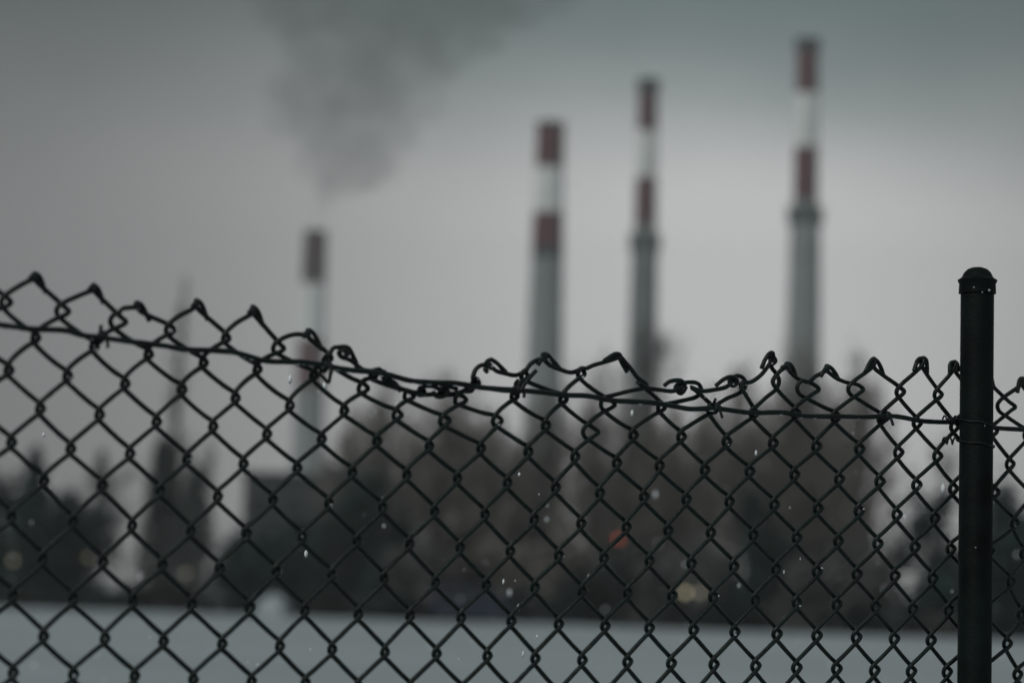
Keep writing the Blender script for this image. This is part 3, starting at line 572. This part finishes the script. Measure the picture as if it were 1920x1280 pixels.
building('industrial_hall', 'pale blue grey building showing between the bare trees', 8.3, 17.5, 215, 18, 12.5, 'hall', 5, 3, 1.5, 1.6, 1.8)

# ------------------------------------------------------------------ lamps
def lamp_post(name, label, x, y, h, style, glow, group=None):
    t = thing(name, label, 'lamp', (x, y, ground_z(x, y)), 0, group)
    obj('pole', lathe('pole', [(.11, -.1), (.11, .5), (.06, .55), (.05, h - .25), (.05, h - .1)], 12), M['steel'], t)
    if style == 'drum':
        obj('lamp_head', lathe('lamp_head', [(.07, h - 1.5), (.26, h - 1.4), (.28, h - .2), (.30, h - .1), (.12, h)], 16), M['steel'], t)
    elif style == 'lantern':
        obj('lamp_glass', lathe('lamp_glass', [(.07, h - .15), (.13, h - .1), (.15, h + .08), (.10, h + .16)], 14), M[glow], t)
        obj('lamp_cap', lathe('lamp_cap', [(.2, h + .163), (.19, h + .2), (.05, h + .3)], 14), M['steel'], t)
    elif style == 'twin':
        obj('cross_arm', tube('cross_arm', [Vector((-.45, 0, h - .1)), Vector((0, 0, h - .16)), Vector((.45, 0, h - .1))], .03, 6), M['steel'], t)
        for s, gl in ((-1, 'lamp_warm'), (1, 'lamp_dim')):
            obj('lamp_globe', lathe('lamp_globe', [(.06, h - .14), (.13, h - .07), (.16, h + .03), (.13, h + .13), (.05, h + .18)], 14), M[gl], t, (s * .42, 0, 0))
    elif style == 'signal':
        obj('signal_box', box('signal_box', -.2, .2, -.12, .12, h - .35, h + .3, .03), M['steel'], t)
        obj('signal_lens', lathe('signal_lens', [(.16, 0), (.15, .03), (.08, .06)], 16), M['lamp_red'], t, (0, -.122, h)).rotation_euler = (R(90), 0, 0)
    return t
yl = lambda x: tree_line(x) - .6
def at(px_x, y): return px_x * y / 165.0
lamp_post('street_lamp', 'unlit dark lamp post with a drum shaped head on the left', -25.1, yl(-25.1) - 1.2, 9.85, 'drum', None)
for x165, z165, lab, gl in ((-33.45, 3.06, 'lit lantern near the left picture edge', 'lamp_dim'), (-28.32, 3.38, 'dim lantern near the foot of the unlit lamp post', 'lamp_faint'), (-21.64, 2.49, 'dim lantern below the slender poplar', 'lamp_faint')):
    y = 150.0; x = x165 * y / 165; z = 1.6 + (z165 - 1.6) * y / 165
    lamp_post('lantern', lab, x, y, z, 'lantern', gl, 'lit lanterns along the far hedge')
lamp_post('twin_lamp', 'low lamp with two lit globes in front of the hedge', 12.375 * 134 / 160, 134, 1.6 + .52 * 134 / 160, 'twin', 'lamp_warm')
lamp_post('signal_lamp', 'small red light glowing before the bare trees', 7.63 * 136 / 165, 136, 1.6 + 4.05 * 136 / 165, 'signal', 'lamp_red')

# ------------------------------------------------------------------ dark blue van in front of the hedge
van = thing('parked_van', 'dark blue van parked in front of the hedge below the brown trees', 'van', (-1.9, 141.2, 0), R(3))
prof = [(-2.3, .35), (2.25, .35), (2.3, .8), (2.2, 1.05), (1.55, 1.2), (1.05, 1.92), (.6, 2.05), (-2.2, 2.05), (-2.3, 1.9)]
bm = bmesh.new()
va = [bm.verts.new((x, -.92, z)) for x, z in prof]; vb = [bm.verts.new((x, .92, z)) for x, z in prof]
bm.faces.new(va); bm.faces.new(vb[::-1])
for i in range(len(prof)):
    j = (i + 1) % len(prof); bm.faces.new((va[j], va[i], vb[i], vb[j]))
bmesh.ops.recalc_face_normals(bm, faces=bm.faces[:]); bmesh.ops.bevel(bm, geom=bm.edges[:], offset=.05, segments=2, affect='EDGES')
obj('body', bm, M['van'], van)
for a, b in ((-2.1, -.9), (-.8, .2), (.3, 1.0)):
    obj('window', box('window', a, b, -.935, -.915, 1.25, 1.8), M['pane'], van)
wh = lathe('wheel', [(.2, -.11), (.33, -.1), (.34, 0), (.33, .1), (.2, .11)], 20)
rim = lathe('rim', [(.19, 0), (.18, .02), (.05, .03)], 16)
for x in (-1.5, 1.45):
    for y in (-.86, .86):
        w_ = obj('wheel', wh, M['rubber'], van, (x, y, .34)); w_.rotation_euler = (R(90), 0, 0)
        if y < 0: obj('rim', rim, M['frame'], w_, (0, 0, .113))
for y in (-.6, .6): obj('headlight', box('headlight', 2.24, 2.33, y - .18, y + .18, .82, 1.0, .02), M['pane'], van)

# ------------------------------------------------------------------ snow heap
bm = bmesh.new(); bmesh.ops.create_icosphere(bm, subdivisions=4, radius=1)
for v in bm.verts:
    d = 1 + .16 * noise.noise(v.co * 1.8) + .06 * noise.noise(v.co * 5)
    v.co = Vector((v.co.x * 1.05 * d, v.co.y * .9 * d, v.co.z * 1.25 * d if v.co.z > 0 else v.co.z * .3))
hp = obj('snow_heap', bm, M['snow'], None, (-13.6, 143.2, .05))
for p in hp.data.polygons: p.use_smooth = True
hp['label'] = 'rounded white heap of snow in front of the hedge'; hp['category'] = 'snow heap'

# ------------------------------------------------------------------ fence (local x along the fence, y away from the camera, z up)
FENCE_O, FENCE_RZ = (0.45233, 2.41866, 0.0), R(32)
RW = 0.00214                                  # wire radius
D = RW * 1.12; E = RW * 1.0; Bz = RW * 1.35
MM = 0.001
def K(r, h):
    """knot of the woven mesh: row r (0 = selvage), half column h; metres along the fence and up"""
    rr = r if r <= 11 else (10 if r % 2 == 0 else 11)
    row = ROW[rr]; off = 0 if rr % 2 else 1
    i = (h - off) / 2
    n = len(row)
    if 0 <= i <= n - 1: u, v = row[int(i)]
    elif i < 0:
        b = ROW[8 + rr % 2]; s = (b[2][0] - b[0][0]) / 2
        u, v = row[0][0] + i * s, row[0][1] + 14 * (1 - math.exp(i / 5))
    else:
        b = ROW[8 + rr % 2]; s = (b[-2][0] - b[-4][0]) / 2
        u, v = row[-1][0] + (i - n + 1) * s, row[-1][1] - 6 * (1 - math.exp(-(i - n + 1) / 5))
    if r > 11: v -= (r - rr) / 2 * 61.2
    return Vector((u * MM, 0, v * MM))
OPEN = {(1, 2): 2.0, (1, 4): 2.6, (1, 0): 1.5, (1, 10): 1.9, (1, 6): 1.4, (2, 23): 2.2, (3, 22): 2.4, (1, 32): 3.0, (1, 34): 2.0, (1, 30): 1.6, (1, 42): 2.6, (2, 15): 1.7, (2, 17): 1.9, (3, 16): 1.6, (3, 14): 1.5, (2, 13): 1.7, (3, 18): 1.5, (1, 24): 1.6}
def bend(r, h, side):
    """three points of a wire's bend at a knot; side +1: the wire comes from the left and turns back at its right end"""
    k = K(r, h); g_ = OPEN.get((r, h), 1.0) * (1.0 + .8 * min(1, max(0, (h - 14) / 20)))
    if side > 0:   # arrives on the back ("\\" strand), leaves on the front ("/")
        return [k + Vector((E * .55 * g_, D * .75, Bz * (.7 + .2 * g_))), k + Vector((E * 1.3 * g_, 0, -Bz * .1)), k + Vector((E * .55 * g_, -D * .75, -Bz * (.7 + .2 * g_)))]
    return [k + Vector((-E * .8 * g_, -D * .7, Bz * (.8 + .25 * g_))), k + Vector((-E * 1.15 * g_, 0, 0)), k + Vector((-E * .8 * g_, D * .7, -Bz * (.8 + .25 * g_)))]
fence = thing('chain_link_fence', 'sagging dark green chain link fence with a bent top edge', 'fence', FENCE_O, FENCE_RZ)
RMAX = 58
jr = random.Random(9)
for w in range(-40, 72):
    even = (w % 2 == 0)
    pk = (w if even else w - 1) // 2               # selvage peak this wire ends at
    P = K(0, 2 * pk + 1)
    src = (LEFT if even else RIGHT).get(pk) if 0 <= pk <= 20 else None
    if src is None:
        if even: src = (0, [], [(P.x / MM + a, P.z / MM + b) for a, b in ((0, 3), (6, 1), (10.5, -9), (12, -15))])
        else: src = (0, [], [(P.x / MM + a, P.z / MM + b) for a, b in ((-1, 2.5), (-6, 0), (-9, -8), (-10, -13))])
    repl, pre, tip = src
    front = -D if even else D                      # "/" strands run in front of "\" strands
    end = [Vector((a * MM, front, b * MM)) for a, b in pre]
    if len(tip) <= 4: end.append(P + Vector((0, front * .8, -.001)))
    m = len(tip)
    for i, (a, b) in enumerate(tip):
        f = (i + 1) / m
        end.append(Vector((a * MM, front * (1 - 2.6 * min(1, f * 1.5)), b * MM)))
    upper = end[::-1]                              # from the tip down
    low = []
    r0 = 2 if repl else 1
    lo_pts, hi = [], []
    prev = None
    pts = list(upper); nhi = None
    for r in range(r0, RMAX):
        h = (w if (w % 2 == 0) == (r % 2 == 1) else w + 1)
        side = 1 if h == w + 1 else -1
        bp = bend(r, h, side)
        if bp[1].z < .03: break
        if prev is not None:
            a, b = prev[-1], bp[0]
            fr = -D if side < 0 else D             # going down to a left bend: "/" strand, in front
            bow = (.0022 if r < 4 and h < 26 else .0008 if r < 6 else .0003) + jr.uniform(-.0003, .0003)
            jz = jr.uniform(-.0004, .0004)
            for t in (.28, .72):
                q = a.lerp(b, t); q.y = fr; q.x -= bow; q.z += jz; pts.append(q)
        pts += bp; prev = bp
        if r == 13: nhi = len(pts)
    head = catmull(pts[:nhi + 1], 4); tail = catmull(pts[nhi - 1:], 2)
    full = head[:-5] + tail if False else head + catmull(pts[nhi:], 2)[1:]
    obj('woven_wire', tube('woven_wire', full, RW, 8, .06, w * 3.1), M['wire'], fence)
TY = -(D + RW * 2.0)
tp = [Vector((u * MM, TY + jr.uniform(-.0005, .0005), v * MM)) for u, v in TENSION]
u0, v0 = TENSION[0]; u1, v1 = TENSION[-1]
tp = [Vector(((u0 - 45 * i) * MM, TY, (v0 + 14 * (1 - math.exp(-i / 5))) * MM)) for i in range(27, 0, -1)] + tp + [Vector(((u1 + 50 * i) * MM, TY, (v1 - 6 * (1 - math.exp(-i / 5))) * MM)) for i in range(1, 16)]
for p in tp:                                        # it passes behind the post
    if abs(p.x) < .05: p.y = -.0005
ten = obj('tension_wire', tube('tension_wire', catmull(tp, 5), RW * 1.12, 8, .09, 4.0), M['wire'], fence)
def tie(u, v, seed, ux=1.0):
    """a thin wire twisted one and a half times round the tension wire and a strand behind it, with two free ends"""
    r = random.Random(seed); c = Vector((u * MM, TY * .5, v * MM)); pts = []
    a0 = r.uniform(0, 1); n1 = Vector((0, 1, 0)); n2 = Vector((.25, 0, 1)).normalized(); ax = Vector((1, 0, -.25)).normalized()
    pts.append(c + Vector((-.002, -.0045, .0085)))
    for i in range(19):
        a = a0 + 1.2 + i * math.pi / 4
        pts.append(c + ax * (-.0022 + i * .00026) + n1 * math.cos(a) * .0058 + n2 * math.sin(a) * .0046)
    pts.append(pts[-1] + Vector((.001, -.0015, -.0045))); pts.append(pts[-1] + Vector((.0012 * r.uniform(-1, 1), -.001, -.003)))
    return tube('tie_wire', catmull(pts, 3), RW * .7, 6, .08, seed)
for i, (u, v) in enumerate(TIES):
    obj('tie_wire', tie(u, v, 30 + i), M['tie'], ten)
# the loose end standing up at the middle tie, and a bent clip at the left one
u, v = TIES[2]
obj('tie_end', tube('tie_end', catmull([Vector(((u + a) * MM, TY - .003, (v + b) * MM)) for a, b in ((0, -2), (5, 6), (11, 13), (16, 18))], 4), RW * .95, 7, .05), M['tie'], ten)
u, v = TIES[1]
obj('tie_end', tube('tie_end', catmull([Vector(((u + a) * MM, TY - .003, (v + b) * MM)) for a, b in ((3, 2), (2.5, -10), (1, -14), (-3, -11), (-9, -6))], 4), RW * .75, 7, .05), M['tie'], ten)

# ------------------------------------------------------------------ fence post (parts in local coordinates)
post = thing('fence_post', 'round dark green steel fence post with a domed cap', 'post', (0.4642, 2.40, 0), 0)
PR, PH = 0.0166, 1.925
obj('tube', lathe('tube', [(PR, -.05)] + [(PR * (1 + .004 * math.sin(z * 9)), z) for z in np.linspace(.1, PH, 20)], 40), M['post'], post)
cap = obj('cap', lathe('cap', [(PR + .0006, PH - .012), (PR + .0019, PH - .0115), (PR + .0015, PH - .002), (PR + .0028, PH + .0005), (PR + .0030, PH + .002), (PR + .0008, PH + .0032), (PR * .93, PH + .005), (PR * .80, PH + .0095), (PR * .6, PH + .0128), (PR * .33, PH + .0146), (PR * .1, PH + .0152)], 40), M['post'], post)
bm = bmesh.new()
for a, z, s in ((-1.95, PH - .0075, .0007), (-1.1, PH - .010, .0012), (-1.5, PH - .0125, .0006), (-1.3, 1.78, .0005), (-1.75, 1.66, .0006)):
    g_ = bmesh.ops.create_icosphere(bm, subdivisions=1, radius=s)['verts']
    for v_ in g_: v_.co = Vector((math.cos(a) * (PR + .0018), math.sin(a) * (PR + .0018), z)) + Vector((v_.co.x * 1.3, v_.co.y * .5, v_.co.z))
obj('ice_specks', bm, M['ice'], post, kind='stuff')
def post_tie(z, tilt, seed):
    V, Fc = [], []; pts = []
    for i in range(25):                                                 # across the front of the post, from mesh to mesh
        a = R(180 + 32 - 22) + (R(180 + 44)) * i / 24
        pts.append(Vector((math.cos(a) * (PR + .0011), math.sin(a) * (PR + .0011), z + tilt * math.cos(a) + .0006 * math.sin(i * .9))))
    p = pts[0]; r = random.Random(seed)
    coil = [p + Vector((-.016 + .0011 * i + .0, .001 + .0035 * math.cos(i * 1.3), .0035 * math.sin(i * 1.3) + .0006)) for i in range(13)]
    q = pts[-1]
    tailp = [q + Vector((.003, .004, -.001)), q + Vector((.006, .004, -.004))]
    tube_data(catmull(coil + pts + tailp, 3), RW * .42, 6, V, Fc, .05, seed)
    return mesh_from('tie_wire', V, Fc)
obj('tie_wire', post_tie(1.7835, -.0025, 1), M['tie'], post)
obj('tie_wire', post_tie(1.7625, -.0020, 2), M['tie'], post)

# ------------------------------------------------------------------ ice beads below knots and wires, pale beads also added as glints
bm = bmesh.new(); ri = random.Random(12)
for r in range(0, 13):
    for h in range(-2, 46):
        if (r + h) % 2 == 0 or ri.random() > (.30 if r < 3 else .16): continue
        k = K(r, h); s = ri.uniform(.0005, .0012)
        c = k + Vector((ri.uniform(-.003, .003), -D - RW * .85, ri.uniform(-.006, .002)))
        g_ = bmesh.ops.create_icosphere(bm, subdivisions=1, radius=s)['verts']
        sx = ri.uniform(.7, 1.8)
        for v_ in g_: v_.co = c + Vector((v_.co.x * sx, v_.co.y, v_.co.z))
for i in range(40):
    j = ri.randrange(26, len(tp) - 14); t = ri.random(); c = tp[j].lerp(tp[j + 1], t) + Vector((0, -RW * .3, -RW * .95))
    g_ = bmesh.ops.create_icosphere(bm, subdivisions=1, radius=ri.uniform(.0006, .0012))['verts']; sx = ri.uniform(1.2, 3.5)
    for v_ in g_: v_.co = c + Vector((v_.co.x * sx, v_.co.y, v_.co.z * .8))
obj('ice_glint_beads', bm, M['ice'], fence, kind='stuff')

# ------------------------------------------------------------------ falling snow
rf = random.Random(77); V, Fc = [], []
fb = bmesh.new(); bmesh.ops.create_icosphere(fb, subdivisions=1, radius=1)
fv = [v.co.copy() for v in fb.verts]; ff = [[v.index for v in f.verts] for f in fb.faces]; fb.free()
for i in range(520):
    y = rf.choice((rf.uniform(2.0, 4.5), rf.uniform(2.2, 14), rf.uniform(5, 40)))
    x = rf.uniform(-.30, .30) * y; z = 1.6 + rf.uniform(-.05, .095) * y
    if z < .05: continue
    s = min(.0035, .0007 * math.exp(abs(rf.gauss(0, .75)))) * (1 if y < 5 else 1.6)
    b = len(V); st = rf.uniform(1, 2.0)
    V += [Vector((x + q.x * s * .8, y + q.y * s, z + q.z * s * st)) for q in fv]; Fc += [tuple(b + k for k in f) for f in ff]
sn = obj('falling_snow', mesh_from('falling_snow', V, Fc), M['flake'], kind='stuff')
sn['label'] = 'tiny scattered white snowflakes drifting through the air'; sn['category'] = 'snow'

# ------------------------------------------------------------------ haze in the air
hz = obj('haze', box('haze', -1700, 1700, -420, 1800, -1.5, 262), None, kind='stuff')
hm = bpy.data.materials.new('winter haze'); hm.use_nodes = True; hm.node_tree.nodes.clear()
ho = hm.node_tree.nodes.new('ShaderNodeOutputMaterial'); hv = hm.node_tree.nodes.new('ShaderNodeVolumePrincipled')
hv.inputs['Color'].default_value = (0.95, 0.995, 0.99, 1); hv.inputs['Density'].default_value = HAZE; hv.inputs['Anisotropy'].default_value = 0.0
hm.node_tree.links.new(hv.outputs[0], ho.inputs['Volume']); hz.data.materials.append(hm)
hz['label'] = 'thin grey winter haze in the air'
